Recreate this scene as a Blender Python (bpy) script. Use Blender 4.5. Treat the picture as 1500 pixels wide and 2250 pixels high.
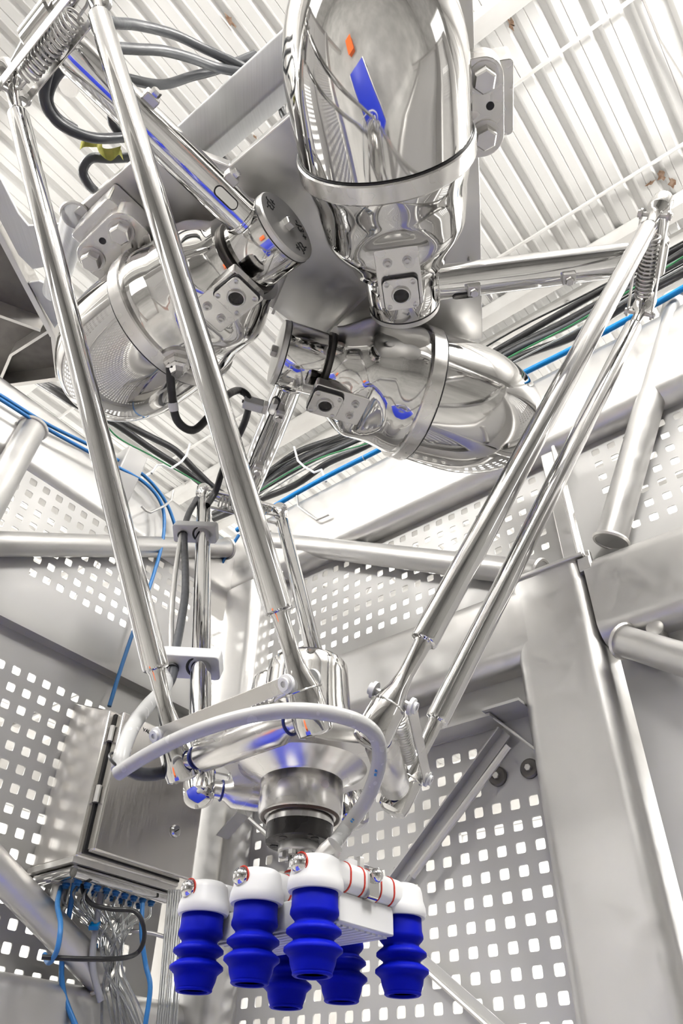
import bpy, bmesh, math, random
from mathutils import Vector, Matrix
random.seed(7)
for o in list(bpy.data.objects): bpy.data.objects.remove(o, do_unlink=True)
S = bpy.context.scene
COL = S.collection
Vec = Vector
rad = math.radians
H = 1.5                      # eye height; all coordinates below are relative to the eye, H is added when objects are linked
OFF = Vec((0, 0, H))

# ------------------------------------------------------------------ camera
PITCH, ROLL, FPX = rad(40.8), rad(1.3), 1636.6
_f = Vec((0, math.cos(PITCH), math.sin(PITCH)))
_u0 = Vec((0, -math.sin(PITCH), math.cos(PITCH)))
_r0 = Vec((1, 0, 0))
CU = _u0 * math.cos(ROLL) - _r0 * math.sin(ROLL)
CR = _r0 * math.cos(ROLL) + _u0 * math.sin(ROLL)
CF = _f
cd = bpy.data.cameras.new('camera')
cd.sensor_fit = 'HORIZONTAL'; cd.sensor_width = 24.0; cd.lens = 24.0 * FPX / 1500.0
cd.clip_start = 0.02; cd.clip_end = 200
co = bpy.data.objects.new('camera', cd); COL.objects.link(co)
M = Matrix((CR, CU, -CF)).transposed().to_4x4(); M.translation = OFF
co.matrix_world = M
S.camera = co

# ------------------------------------------------------------------ world, exposure
w = bpy.data.worlds.new('world'); S.world = w; w.use_nodes = True
bg = w.node_tree.nodes['Background']
bg.inputs[0].default_value = (1.0, 0.98, 0.95, 1); bg.inputs[1].default_value = 1.0
S.view_settings.view_transform = 'Standard'
S.view_settings.look = 'None'
S.view_settings.gamma = 1.0
S.view_settings.use_curve_mapping = False
S.view_settings.exposure = 0.95
S.cycles.max_bounces = 4; S.cycles.diffuse_bounces = 2; S.cycles.glossy_bounces = 3; S.cycles.transmission_bounces = 4; S.cycles.transparent_max_bounces = 6
S.cycles.caustics_reflective = False; S.cycles.caustics_refractive = False; S.cycles.sample_clamp_indirect = 5.0; S.cycles.adaptive_threshold = .08; S.cycles.use_light_tree = False

# hall lamps added to brighten the cell and the holes in its sheets (fixture meshes are built with them further down)
AZU = rad(38.5)
U = Vec((math.sin(AZU), math.cos(AZU), 0))
V = Vec((math.sin(AZU - math.pi / 2), math.cos(AZU - math.pi / 2), 0))
ZC = 4.2                     # underside of the roof deck
LAMP_SPOTS = [(-1.9, -1.0), (-1.9, 2.2), (-1.9, 5.2), (.9, -1.7), (4.0, -2.2), (6.4, .6), (6.4, 4.0), (3.6, 6.6), (.4, 6.6)]
LAMP_WATTS = 80.0
# windows added to the hall for fill: area lights just inside the glass
WINDOW_FILL_WATTS = 60.0
CEILING_FILL_WATTS = 150.0

# ------------------------------------------------------------------ geometry helpers
def ray(px, py):
    return (CF + CR * ((px - 750) / FPX) - CU * ((py - 1125) / FPX))
def on_u(px, py, u): d = ray(px, py); return d * (u / d.dot(U))
def on_v(px, py, v): d = ray(px, py); return d * (v / d.dot(V))
def on_z(px, py, z): d = ray(px, py); return d * (z / d.z)
def on_d(px, py, dep): return ray(px, py) * dep
def W(u, v, z): return U * u + V * v + Vec((0, 0, z))
ZV = Vec((0, 0, 1))

def frame_of(axis):
    a = axis.normalized()
    t = Vec((0, 0, 1)) if abs(a.z) < .9 else Vec((1, 0, 0))
    x = t.cross(a).normalized(); y = a.cross(x)
    return x, y, a

def spline(pts, n=8):
    out = []
    P = [pts[0] * 2 - pts[1]] + list(pts) + [pts[-1] * 2 - pts[-2]]
    for i in range(1, len(P) - 2):
        p0, p1, p2, p3 = P[i - 1], P[i], P[i + 1], P[i + 2]
        for k in range(n):
            t = k / n
            out.append(.5 * (2 * p1 + (p2 - p0) * t + (2 * p0 - 5 * p1 + 4 * p2 - p3) * t * t + (3 * p1 - p0 - 3 * p2 + p3) * t ** 3))
    out.append(pts[-1].copy())
    return out

class MB:
    def __init__(s): s.v = []; s.f = []
    def add(s, vs, fs):
        o = len(s.v); s.v += [Vec(p) for p in vs]; s.f += [tuple(i + o for i in f) for f in fs]; return s
    def loft(s, rings, cap0=True, cap1=True, closed=True):
        o = len(s.v); n = len(rings[0])
        for r in rings: s.v += [Vec(p) for p in r]
        for i in range(len(rings) - 1):
            for j in range(n if closed else n - 1):
                k = (j + 1) % n
                s.f.append((o + i * n + j, o + i * n + k, o + (i + 1) * n + k, o + (i + 1) * n + j))
        if cap0: s.f.append(tuple(o + j for j in reversed(range(n))))
        if cap1: s.f.append(tuple(o + (len(rings) - 1) * n + j for j in range(n)))
        return s
    def tube(s, pts, r, n=12, caps=True):
        rr = r if isinstance(r, (list, tuple)) else [r] * len(pts)
        x = None; rings = []
        for i, p in enumerate(pts):
            a = pts[max(i - 1, 0)]; b = pts[min(i + 1, len(pts) - 1)]
            d = (b - a)
            d = d.normalized() if d.length > 1e-9 else Vec((0, 0, 1))
            if x is None: x, _, _ = frame_of(d)
            x = (x - d * x.dot(d)).normalized(); y = d.cross(x)
            rings.append([p + (x * math.cos(2 * math.pi * k / n) + y * math.sin(2 * math.pi * k / n)) * rr[i] for k in range(n)])
        return s.loft(rings, caps, caps)
    def lathe(s, prof, o, axis, n=32, caps=True, mod=None):
        x, y, a = frame_of(axis); rings = []
        for (t, r) in prof:
            rings.append([o + a * t + (x * math.cos(2 * math.pi * k / n) + y * math.sin(2 * math.pi * k / n)) * (r if mod is None else r * mod(t, 2 * math.pi * k / n)) for k in range(n)])
        return s.loft(rings, caps, caps)
    def prism(s, poly, o, ex, ey, ext):
        a = [o + ex * p[0] + ey * p[1] for p in poly]
        if ex.cross(ey).dot(ext) < 0: a.reverse()
        return s.loft([a, [p + ext for p in a]])
    def box(s, c, ex, ey, ez):
        vs = [c + ex * i + ey * j + ez * k for k in (-1, 1) for j in (-1, 1) for i in (-1, 1)]
        fs = [(0, 2, 3, 1), (4, 5, 7, 6), (0, 1, 5, 4), (2, 6, 7, 3), (0, 4, 6, 2), (1, 3, 7, 5)]
        if ex.cross(ey).dot(ez) < 0: fs = [tuple(reversed(f)) for f in fs]
        return s.add(vs, fs)
    def rtube(s, p0, p1, side, w, h, r, seg=6):
        d = (p1 - p0).normalized(); x = (side - d * side.dot(d)).normalized(); y = d.cross(x)
        pr = []
        for (cx, cy, a0) in ((w / 2 - r, h / 2 - r, 0), (-w / 2 + r, h / 2 - r, 90), (-w / 2 + r, -h / 2 + r, 180), (w / 2 - r, -h / 2 + r, 270)):
            for k in range(seg + 1):
                a = rad(a0 + 90 * k / seg); pr.append((cx + r * math.cos(a), cy + r * math.sin(a)))
        return s.loft([[p0 + x * a + y * b for a, b in pr], [p1 + x * a + y * b for a, b in pr]])
    def hexb(s, o, axis, r, h):
        x, y, a = frame_of(axis)
        ring = lambda t, q: [o + a * t + (x * math.cos(rad(60 * k)) + y * math.sin(rad(60 * k))) * q for k in range(6)]
        return s.loft([ring(0, r), ring(h * .85, r), ring(h, r * .86)])
    def sphere(s, o, r, n=16, m=10):
        return s.lathe([(r * -math.cos(math.pi * i / m), max(r * math.sin(math.pi * i / m), r * .01)) for i in range(m + 1)], o, ZV, n)
    def torus(s, o, axis, R, r, n=32, m=8):
        x, y, a = frame_of(axis); rings = []
        vs = []; fs = []
        for i in range(n):
            t = 2 * math.pi * i / n; d = x * math.cos(t) + y * math.sin(t)
            for j in range(m):
                q = 2 * math.pi * j / m; vs.append(o + d * (R + r * math.cos(q)) + a * (r * math.sin(q)))
        for i in range(n):
            for j in range(m):
                i2 = (i + 1) % n; j2 = (j + 1) % m
                fs.append((i * m + j, i2 * m + j, i2 * m + j2, i * m + j2))
        return s.add(vs, fs)
    def build(s, name, mat, parent=None, ang=35, bevel=0, kind=None, label=None):
        if parent is None:
            lo = Vec((sum(p.x for p in s.v) / len(s.v), sum(p.y for p in s.v) / len(s.v), min(p.z for p in s.v)))
        else: lo = ORG[parent.name]
        me = bpy.data.meshes.new(name)
        me.from_pydata([tuple(p - lo) for p in s.v], [], s.f)
        me.update()
        bm = bmesh.new(); bm.from_mesh(me); bmesh.ops.recalc_face_normals(bm, faces=bm.faces); bm.to_mesh(me); bm.free()
        me.shade_smooth(); me.set_sharp_from_angle(angle=rad(ang))
        me.materials.append(mat)
        o = bpy.data.objects.new(name, me); COL.objects.link(o)
        if parent is None: o.location = lo + OFF
        else: o.parent = parent
        ORG[o.name] = lo
        if bevel:
            b = o.modifiers.new('bevel', 'BEVEL'); b.width = bevel; b.segments = 2; b.limit_method = 'ANGLE'; b.angle_limit = rad(40)
        if kind: o['kind'] = kind
        if label: o['label'] = label
        return o
ORG = {}
def thing(name, label, cat, loc, group=None):
    o = bpy.data.objects.new(name, None); COL.objects.link(o); o.location = loc + OFF; o.empty_display_size = .05
    ORG[o.name] = Vec(loc); o['label'] = label; o['category'] = cat
    if group: o['group'] = group
    return o
def tag(o, label, cat, group=None):
    o['label'] = label; o['category'] = cat
    if group: o['group'] = group
    return o
def struct(o): o['kind'] = 'structure'; return o

# ------------------------------------------------------------------ materials
def mat(name, col, rough=.5, metal=0., trans=0., ior=1.45, coat=0., emit=None, estr=0.):
    m = bpy.data.materials.new(name); m.use_nodes = True
    b = m.node_tree.nodes['Principled BSDF']
    b.inputs['Base Color'].default_value = (*col, 1); b.inputs['Roughness'].default_value = rough; b.inputs['Metallic'].default_value = metal
    b.inputs['Transmission Weight'].default_value = trans; b.inputs['IOR'].default_value = ior; b.inputs['Coat Weight'].default_value = coat
    if emit: b.inputs['Emission Color'].default_value = (*emit, 1); b.inputs['Emission Strength'].default_value = estr
    return m
def noise_on(m, scale=(30, 30, 30), det=4, rlo=.05, rhi=.12, bump=0., c2=None, bdist=.002, space='Object', cfac=(.35, .65)):
    nt = m.node_tree; N = nt.nodes; b = N['Principled BSDF']
    tc = N.new('ShaderNodeTexCoord'); mp = N.new('ShaderNodeMapping'); mp.inputs['Scale'].default_value = scale
    nt.links.new(tc.outputs[space], mp.inputs[0])
    no = N.new('ShaderNodeTexNoise'); no.inputs['Scale'].default_value = 1; no.inputs['Detail'].default_value = min(det, 3 if c2 else 1)
    nt.links.new(mp.outputs[0], no.inputs[0])
    mr = N.new('ShaderNodeMapRange'); mr.inputs[1].default_value = .3; mr.inputs[2].default_value = .7; mr.inputs[3].default_value = rlo; mr.inputs[4].default_value = rhi
    nt.links.new(no.outputs[0], mr.inputs[0]); nt.links.new(mr.outputs[0], b.inputs['Roughness'])
    if bump > .03:
        bp = N.new('ShaderNodeBump'); bp.inputs['Strength'].default_value = bump; bp.inputs['Distance'].default_value = bdist
        nt.links.new(no.outputs[0], bp.inputs['Height']); nt.links.new(bp.outputs[0], b.inputs['Normal'])
    if c2:
        cr = N.new('ShaderNodeValToRGB'); cr.color_ramp.elements[0].position = cfac[0]; cr.color_ramp.elements[1].position = cfac[1]
        cr.color_ramp.elements[0].color = b.inputs['Base Color'].default_value; cr.color_ramp.elements[1].color = (*c2, 1)
        nt.links.new(no.outputs[0], cr.inputs[0]); nt.links.new(cr.outputs[0], b.inputs['Base Color'])
    return m
POL = noise_on(mat('polished_steel', (.63, .622, .61), .07, 1), (7, 7, 7), 2, .04, .08, .06, bdist=.004)
CHR = noise_on(mat('chromed_tube', (.68, .675, .67), .05, 1), (60, 60, 60), 2, .04, .09)
BRU = noise_on(mat('brushed_steel', (.68, .665, .65), .28, 1), (22, 22, 22), 3, .20, .30)
CAB = noise_on(mat('brushed_sheet', (.70, .68, .655), .25, 1), (260, 260, 6), 3, .17, .27, .02, bdist=.0004)
SAT = noise_on(mat('satin_steel', (.63, .62, .607), .4, .88), (25, 25, 25), 4, .34, .46, .02, bdist=.001)
SHT = noise_on(mat('sheet_steel', (.60, .592, .58), .5, .4), (14, 14, 14), 4, .45, .56, .02, bdist=.002)
DST = noise_on(mat('dull_steel', (.66, .645, .625), .4, 1), (40, 40, 40), 4, .33, .5)
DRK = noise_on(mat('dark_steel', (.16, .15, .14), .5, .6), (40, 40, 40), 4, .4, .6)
BLK = noise_on(mat('black_rubber', (.018, .018, .02), .4), (80, 80, 80), 3, .32, .5)
GRYC = noise_on(mat('grey_cable', (.055, .058, .066), .38), (80, 80, 80), 3, .3, .45)
BLKM = noise_on(mat('black_anodised', (.03, .028, .027), .3, .3), (50, 50, 50), 3, .22, .34)
WPL = noise_on(mat('white_plastic', (.86, .86, .87), .35), (40, 40, 40), 3, .28, .4)
WPL.node_tree.nodes['Principled BSDF'].inputs['Subsurface Weight'].default_value = .15
WPL.node_tree.nodes['Principled BSDF'].inputs['Subsurface Radius'].default_value = (.01, .01, .01)
BLU = noise_on(mat('blue_silicone', (.0, .0045, .36), .55), (60, 60, 60), 3, .5, .6)
BLU.node_tree.nodes['Principled BSDF'].inputs['Specular IOR Level'].default_value = .12
RED = noise_on(mat('red_gasket', (.55, .03, .015), .45), (60, 60, 60), 3, .4, .5)
HOSE = noise_on(mat('milky_hose', (.58, .58, .58), .25, trans=.12, ior=1.3), (60, 60, 60), 3, .2, .28)
CLR = noise_on(mat('clear_tube', (.90, .92, .92), .12, trans=.75, ior=1.25), (60, 60, 60), 3, .08, .16)
BHOS = noise_on(mat('blue_hose', (.04, .22, .56), .35), (60, 60, 60), 3, .3, .4)
BHOS2 = noise_on(mat('bright_blue_hose', (.0, .26, .72), .35), (60, 60, 60), 3, .3, .4)
GRN = noise_on(mat('green_wire', (.03, .22, .08), .4), (60, 60, 60), 3, .35, .45)
YEL = noise_on(mat('yellow_tape', (.62, .58, .12), .5), (60, 60, 60), 3, .4, .6, c2=(.50, .5, .10))
NAVY = noise_on(mat('navy_band', (.01, .02, .16), .4), (60, 60, 60), 3, .35, .45)
INK = noise_on(mat('black_ink', (.01, .01, .012), .6), (60, 60, 60), 3, .5, .7)
PNT = noise_on(mat('white_roof_paint', (.86, .85, .83), .5), (.6, .6, .6), 6, .42, .6, .05, c2=(.81, .80, .775))
PNT2 = noise_on(mat('white_joist_paint', (.82, .81, .785), .5), (5, 5, 5), 6, .42, .6, .05, c2=(.74, .72, .69))
WBM = noise_on(mat('bright_beam_finish', (.85, .85, .845), .45), (300, 8, 8), 3, .4, .5, .03, c2=(.80, .80, .795))  # steel turned white: its overexposed glare is put into the colour
RUST = noise_on(mat('rusty_flake', (.22, .12, .07), .8), (60, 60, 60), 5, .7, .9, .2, c2=(.42, .30, .22))
FLR = noise_on(mat('hall_floor', (.36, .352, .34), .4), (1.5, 1.5, 1.5), 6, .3, .5, .02, c2=(.28, .274, .265))
HWL = noise_on(mat('hall_wall_paint', (.74, .725, .70), .6), (2, 2, 2), 5, .5, .7, .02, c2=(.62, .60, .57))
BELT = noise_on(mat('blue_belt', (.012, .03, .42), .35), (9, 9, 9), 3, .3, .45)
ORNG = noise_on(mat('orange_crate', (.75, .13, .02), .45), (9, 9, 9), 3, .4, .5)
GLOW = mat('window_daylight', (.9, .9, .9), .4)  # plain white pane of the added windows
LAMP = mat('lamp_diffuser', (.95, .95, .93), .4)
FILL_W = (1.0, .985, .955)

# ------------------------------------------------------------------ the hall
def quad_box(u0, u1, v0, v1, z0, z1):
    return MB().box(W((u0 + u1) / 2, (v0 + v1) / 2, (z0 + z1) / 2), U * ((u1 - u0) / 2), V * ((v1 - v0) / 2), ZV * ((z1 - z0) / 2))
HU0, HU1, HV0, HV1 = -7.5, 9.0, -7.5, 9.0
struct(quad_box(HU0, HU1, HV0, HV1, -H - .2, -H).build('floor', FLR))
# corrugated roof deck: ribs run along U, repeat along V
PITCH_R = .155
prof = []
v = HV0
k0 = math.floor(HV0 / PITCH_R)
for k in range(k0, int(HV1 / PITCH_R) + 1):
    b = k * PITCH_R + .004
    prof += [(b, .0), (b + .046, .0), (b + .050, .004), (b + .054, .0), (b + .088, .0), (b + .108, .026), (b + .136, .026)]
mb = MB(); r0 = [W(HU0, a, ZC + z) for a, z in prof]; r1 = [W(HU1, a, ZC + z) for a, z in prof]
mb.loft([r0, r1], False, False, closed=False)
t0 = [p + ZV * .06 for p in (r0[0], r0[-1], r1[-1], r1[0])]
mb.add(t0, [(0, 1, 2, 3)])
CEIL = mb.build('ceiling', PNT, ang=20); struct(CEIL)
def purlin(u, v0, v1, w, h, z, r=.004, name='purlin'):
    return MB().rtube(W(u, v0, z), W(u, v1, z), U, w, h, r, 2).build(name, PNT2, CEIL)
for uu in (1.30, 2.78, 4.4, 6.0, -.3, -2.0, -4.0, -6.0): purlin(uu, HV0, HV1, .09, .12, ZC - .06)
# I-beam flanges seen from below, conduit pipes, joist chords and webs
for uu in (1.655, 2.47): MB().tube([W(uu, HV0, ZC - .03), W(uu, HV1, ZC - .03)], .011, 8).build('conduit_pipe', PNT2, CEIL)
for vv in (-.42, 3.9): MB().tube([W(HU0, vv, ZC - .02), W(1.9, vv, ZC - .02), W(2.4, vv - .07, ZC - .03), W(HU1, vv - .09, ZC - .03)], .010, 8).build('conduit_pipe', PNT2, CEIL)
for uu in (2.98, 4.6):
    for zz in (ZC - .05, ZC - .42): MB().rtube(W(uu, HV0, zz), W(uu, HV1, zz), U, .07, .035, .004, 2).build('joist_chord', PNT2, CEIL)
    n = 0
    vv = -1.5
    while vv < 5.5:
        MB().tube([W(uu, vv, ZC - .07), W(uu, vv + .26, ZC - .41)], .012, 6).build('joist_web', PNT2, CEIL)
        MB().tube([W(uu, vv + .26, ZC - .41), W(uu, vv + .52, ZC - .07)], .012, 6).build('joist_web', PNT2, CEIL)
        vv += .52
for uu in (3.6, 4.1):
    MB().tube([W(uu, -2, ZC - .1), W(uu + .9, 5, ZC - .1)], .014, 6).build('bracing_rod', PNT2, CEIL)
# small round ceiling fittings and flaked spots
for (px, py) in ((150, 193), (1118, 862), (1315, 598)):
    c = on_z(px, py, ZC - .12)
    mbf = MB().lathe([(0, .045), (.012, .05), (.03, .05), (.036, .02), (.14, .015)], c, ZV, 20)
    mbf.build('ceiling_fitting', PNT2, CEIL)
for (px, py, sx, sy) in ((1452, 385, .030, .02), (1476, 402, .035, .016), (1428, 402, .008, .022), (505, 45, .03, .012), (1123, 52, .03, .012), (560, 300, .012, .005)):
    c = on_z(px, py, ZC - .002 if py != 402 else ZC - .003)
    n = 11
    ring = [c + U * (sx * (1 + .5 * math.sin(3.1 * k + px)) * math.cos(2 * math.pi * k / n)) + V * (sy * (1 + .5 * math.cos(2.3 * k + py)) * math.sin(2 * math.pi * k / n)) for k in range(n)]
    MB().loft([ring, [p - ZV * .004 for p in ring]]).build('flaked_paint', RUST, CEIL)
# hall walls, and windows added to light the ceiling sideways
def hall_wall(name, axis, pos, n_out):
    o = (quad_box(pos, pos + n_out * .2, HV0, HV1, -H, ZC + .1) if axis == 'u' and n_out > 0 else quad_box(pos - .2, pos, HV0, HV1, -H, ZC + .1) if axis == 'u'
         else quad_box(HU0, HU1, pos, pos + .2, -H, ZC + .1) if n_out > 0 else quad_box(HU0, HU1, pos - .2, pos, -H, ZC + .1)).build(name, HWL)
    return struct(o)
hall_wall('wall_back', 'u', HU1, 1); hall_wall('wall_left', 'v', HV1, 1)
HWL = noise_on(mat('hall_cladding_grey', (.36, .352, .342), .6), (2, 2, 2), 5, .5, .7, .02, c2=(.29, .284, .275))
hall_wall('wall_front', 'u', HU0, -1); hall_wall('wall_right', 'v', HV0, -1)
def fill_window(i, axis, pos, sgn, c, wd, z0, z1):
    A = V if axis == 'u' else U
    Bn = (U if axis == 'u' else V) * (-sgn)
    base = (U if axis == 'u' else V) * pos + A * c
    mid = base + ZV * ((z0 + z1) / 2) + Bn * .02
    fr = MB()
    for e in (-1, 1):
        fr.box(mid + A * (e * (wd / 2 + .04)), A * .05, Bn * .04, ZV * ((z1 - z0) / 2 + .08))
        fr.box(mid + ZV * (e * ((z1 - z0) / 2 + .04)), A * (wd / 2 + .08), Bn * .04, ZV * .05)
    o = fr.build('window_%d' % i, PNT2); struct(o)
    MB().box(mid, A * (wd / 2), Bn * .01, ZV * ((z1 - z0) / 2)).build('pane', GLOW, o)
    for k in (-1, 0, 1): MB().box(mid + A * (k * wd / 4) + Bn * .02, A * .025, Bn * .015, ZV * ((z1 - z0) / 2)).build('mullion', PNT2, o)
    l = bpy.data.lights.new('window_daylight', 'AREA'); l.shape = 'RECTANGLE'; l.size = wd; l.size_y = z1 - z0; l.energy = WINDOW_FILL_WATTS * wd * (z1 - z0) / 15; l.color = FILL_W
    lo = bpy.data.objects.new('window_daylight', l); COL.objects.link(lo)
    x = A.normalized(); zz = -Bn.normalized(); y = zz.cross(x)
    mm = Matrix((x, y, zz)).transposed().to_4x4(); mm.translation = mid + Bn * .08 + OFF
    lo.matrix_world = mm
fill_window(1, 'u', HU0, -1, 4.5, 4.0, .6, 3.2)
fill_window(2, 'v', HV0, -1, 4.5, 4.0, .6, 3.2)
fill_window(3, 'u', HU1, 1, 0.5, 9.0, .0, 3.2)
fill_window(4, 'v', HV1, 1, 1.5, 9.0, .0, 3.2)
for i, (lu, lv) in enumerate(LAMP_SPOTS):
    c = W(lu, lv, ZC - .62)
    t = thing('high_bay_lamp', 'long white lamp panel hung under the roof, mirrored in the domes', 'lamp', c, 'high bay lamps of the hall')
    hb = MB().box(c + ZV * .05, U * .34, V * .64, ZV * .03); hb.build('lamp_housing', PNT2, t, bevel=.01)
    MB().box(c + ZV * .012, U * .31, V * .61, ZV * .008).build('diffuser', LAMP, t)
    for e in (-1, 1): MB().tube([c + V * (e * .5) + ZV * .08, c + V * (e * .5) + ZV * .64], .006, 6).build('suspension_rod', PNT2, t)
    l = bpy.data.lights.new('high_bay_light', 'AREA'); l.shape = 'RECTANGLE'; l.size = .6; l.size_y = 1.2; l.energy = LAMP_WATTS; l.color = (1, .98, .94)
    lo = bpy.data.objects.new('high_bay_light', l); COL.objects.link(lo)
    mm = Matrix((U, V, U.cross(V))).transposed().to_4x4()
    if mm[2][2] < 0: mm = Matrix((V, U, V.cross(U))).transposed().to_4x4(); l.size, l.size_y = 1.2, .6
    mm.translation = c + OFF - ZV * .002
    lo.matrix_world = mm
    # an upward light added on each fixture brightens the roof deck
    lu_ = bpy.data.lights.new('uplight', 'AREA'); lu_.shape = 'RECTANGLE'; lu_.size = .6; lu_.size_y = 1.2; lu_.energy = CEILING_FILL_WATTS; lu_.color = (1, .98, .95)
    l2 = bpy.data.objects.new('uplight', lu_); COL.objects.link(l2)
    m2 = Matrix((U, -V, -ZV)).transposed().to_4x4(); m2.translation = c + OFF + ZV * .09
    l2.matrix_world = m2
# blue conveyor and orange crate on the floor, mirrored in the polished steel
cv = thing('conveyor', 'blue belt conveyor under the robot, seen mirrored in the domes', 'conveyor', W(.75, .7, -H))
MB().rtube(W(-.35, .85, -.62), W(1.25, .85, -.62), ZV, .07, .80, .03, 5).build('belt', BELT, cv)
for e in (-1, 1):
    MB().box(W(.45, .85 + e * .425, -.64), U * .80, V * .015, ZV * .06).build('side_rail', SAT, cv)
    for uu in (-.25, 1.15): MB().rtube(W(uu, .85 + e * .42, -H), W(uu, .85 + e * .42, -.66), U, .05, .05, .008, 2).build('leg', SAT, cv)
cr = thing('crate', 'small orange crate on the floor, seen mirrored in the top dome', 'crate', W(-1.4, 1.0, -H))
MB().rtube(W(-1.4, 1.0, -H), W(-1.4, 1.0, -H + .35), U, .6, .4, .02, 3).build('crate_body', ORNG, cr)
MB().rtube(W(-1.4, 1.0, -H + .35), W(-1.4, 1.0, -H + .38), U, .64, .44, .02, 3).build('crate_rim', ORNG, cr)

# ------------------------------------------------------------------ welded steel frame
UR, VL = 1.72, 1.95            # inner faces of the right and the left wall of the cell
frame = thing('steel_scaffold', 'welded satin stainless frame of posts, beams and brace tubes around the robot', 'frame', W(UR, VL, -H))
def beam(p0, p1, side, w, h, r, name='beam', m=SAT, label=None):
    return MB().rtube(p0, p1, side, w, h, r, 8).build(name, m, frame, ang=50, label=label)
# posts
beam(W(UR + .10, .627, -H), W(UR + .10, .627, 1.288), U, .20, .24, .04, 'post', label='wide satin steel post with rounded corners')
beam(W(UR + .08, VL - .08, -H), W(UR + .08, VL - .08, 1.75), U, .20, .20, .045, 'post', label='corner post behind the moving platform')
beam(W(UR + .10, -2.6, -H), W(UR + .10, -2.6, 2.1), U, .2, .2, .045, 'post')
beam(W(-1.9, VL + .10, -H), W(-1.9, VL + .10, 2.1), U, .2, .2, .045, 'post')
# upper ring beams, middle beams
beam(W(UR + .09, VL + .1, 1.925), W(UR + .09, -2.7, 1.925), U, .18, .35, .05)
beam(W(UR + .1, VL + .09, 1.875), W(-2.0, VL + .09, 1.875), V, .18, .31, .05)
beam(W(UR + .09, .70, 1.16), W(UR + .09, VL - .10, 1.16), U, .18, .255, .05)
beam(W(UR + .09, .505, 1.155), W(UR + .09, -2.6, 1.155), U, .18, .265, .05)
# cap plate and squared weld-on tab at the top of the wide post
MB().box(W(UR + .10, .62, 1.292), U * .11, V * .125, ZV * .006).build('cap_plate', SAT, frame, bevel=.003)
MB().box(W(UR + .03, .50, 1.262), U * .03, V * .018, ZV * .022).build('weld_tab', SAT, frame, bevel=.003)
MB().box(W(UR + .012, .485, 1.205), U * .008, V * .006, ZV * .10).build('weld_bead', DST, frame, bevel=.003)
def brace(p0, p1, r, name='brace_tube', label=None):
    mbx = MB().tube([p0, p1], r, 24); o = mbx.build(name, SAT, frame, label=label)
    for p, d in ((p0, p1 - p0), (p1, p0 - p1)):
        MB().torus(p + d.normalized() * .004, d, r + .002, .007, 24, 6).build('weld_bead', DST, o)
    return o
brace(on_u(590, 1190, 1.74), on_u(1190, 1262, 1.76), .041)
brace(on_u(1341, 1190, 1.76), on_u(1490, 660, 1.76), .044)
brace(on_u(1368, 1408, 1.74), on_u(1760, 1530, 1.60), .040)
brace(on_v(500, 1205, 1.93), on_v(-260, 1190, 1.93), .040)
brace(on_v(72, 940, 1.93), on_v(-60, 1180, 1.86), .045)
brace(on_v(-120, 1790, 1.90), on_v(225, 2150, 1.88), .040)
# lower left rounded sill beam
beam(W(-1.9, VL + .02, .21), W(UR, VL + .02, .21), V, .20, .22, .05, 'sill_beam')
beam(W(UR + .09, -2.6, -.55), W(UR + .09, VL, -.55), U, .18, .2, .05, 'sill_beam')
# gusset under the left ring beam
gu = on_v(262, 1060, 1.95).dot(U)
ga = [W(gu - .045, 1.955, 1.76), W(gu + .045, 1.955, 1.76), W(gu + .045, 1.955, 2.03), W(gu - .045, 1.955, 2.03)]
gb = [W(gu - .045, 1.935, 1.78), W(gu + .045, 1.935, 1.78), W(gu + .045, 1.87, 2.03), W(gu - .045, 1.87, 2.03)]
MB().loft([ga, gb]).build('gusset_lug', SHT, frame, bevel=.005)
# corner angle strips
MB().box(W(.55, VL + .01, 1.18), U * 1.15, V * .03, ZV * .004).build('angle_flange', SHT, frame)
MB().box(W(.55, VL + .035, 1.205), U * 1.15, V * .004, ZV * .028).build('angle_flange', SHT, frame)
MB().box(W(UR + .04, 1.30, .905), U * .045, V * .46, ZV * .004).build('angle_flange', SHT, frame)
MB().box(W(UR + .075, 1.30, .93), U * .004, V * .46, ZV * .03).build('angle_flange', SHT, frame)
MB().box(W(UR + .03, .80, .915), U * .05, V * .055, ZV * .004).build('angle_flange', SHT, frame)
# diagonal angle bar on the lower right wall and thin tie rods
def anglebar(p0, p1, nrm, w, name='angle_bar'):
    d = (p1 - p0).normalized(); s = nrm.cross(d).normalized()
    pr = [(0, 0), (w, 0), (w, .004), (.004, .004), (.004, w), (0, w)]
    return MB().loft([[p0 + s * a + nrm * b for a, b in pr], [p1 + s * a + nrm * b for a, b in pr]]).build(name, SHT, frame)
anglebar(on_u(1105, 1605, 1.775), on_u(850, 1955, 1.775), -U, .030)
MB().tube([on_u(1118, 1640, 1.75), on_u(905, 1925, 1.75)], .010, 10).build('tie_rod', SAT, frame)
anglebar(on_u(890, 2085, 1.77), on_u(1130, 2300, 1.77), -U, .022)
MB().tube([on_u(905, 2105, 1.75), on_u(1110, 2290, 1.75)], .006, 8).build('tie_rod', SAT, frame)
anglebar(on_u(500, 1845, 1.70), on_u(545, 1795, 1.70), -U, .05, 'angle_bracket')
MB().tube([on_u(548, 1800, 1.70), on_u(640, 1880, 1.70)], .008, 8).build('tie_rod', SAT, frame)
MB().tube([on_u(1075, 1570, 1.74), on_u(1180, 1650, 1.74)], .004, 8).build('tie_rod', SAT, frame)
# slim mullion on the upper right wall
MB().box(W(1.775, .545, 1.56), U * .02, V * .022, ZV * .27).build('mullion', SAT, frame, bevel=.004)
MB().tube([W(1.75, .515, 1.29), W(1.75, .515, 1.80)], .009, 10).build('tie_rod', SAT, frame)
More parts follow.
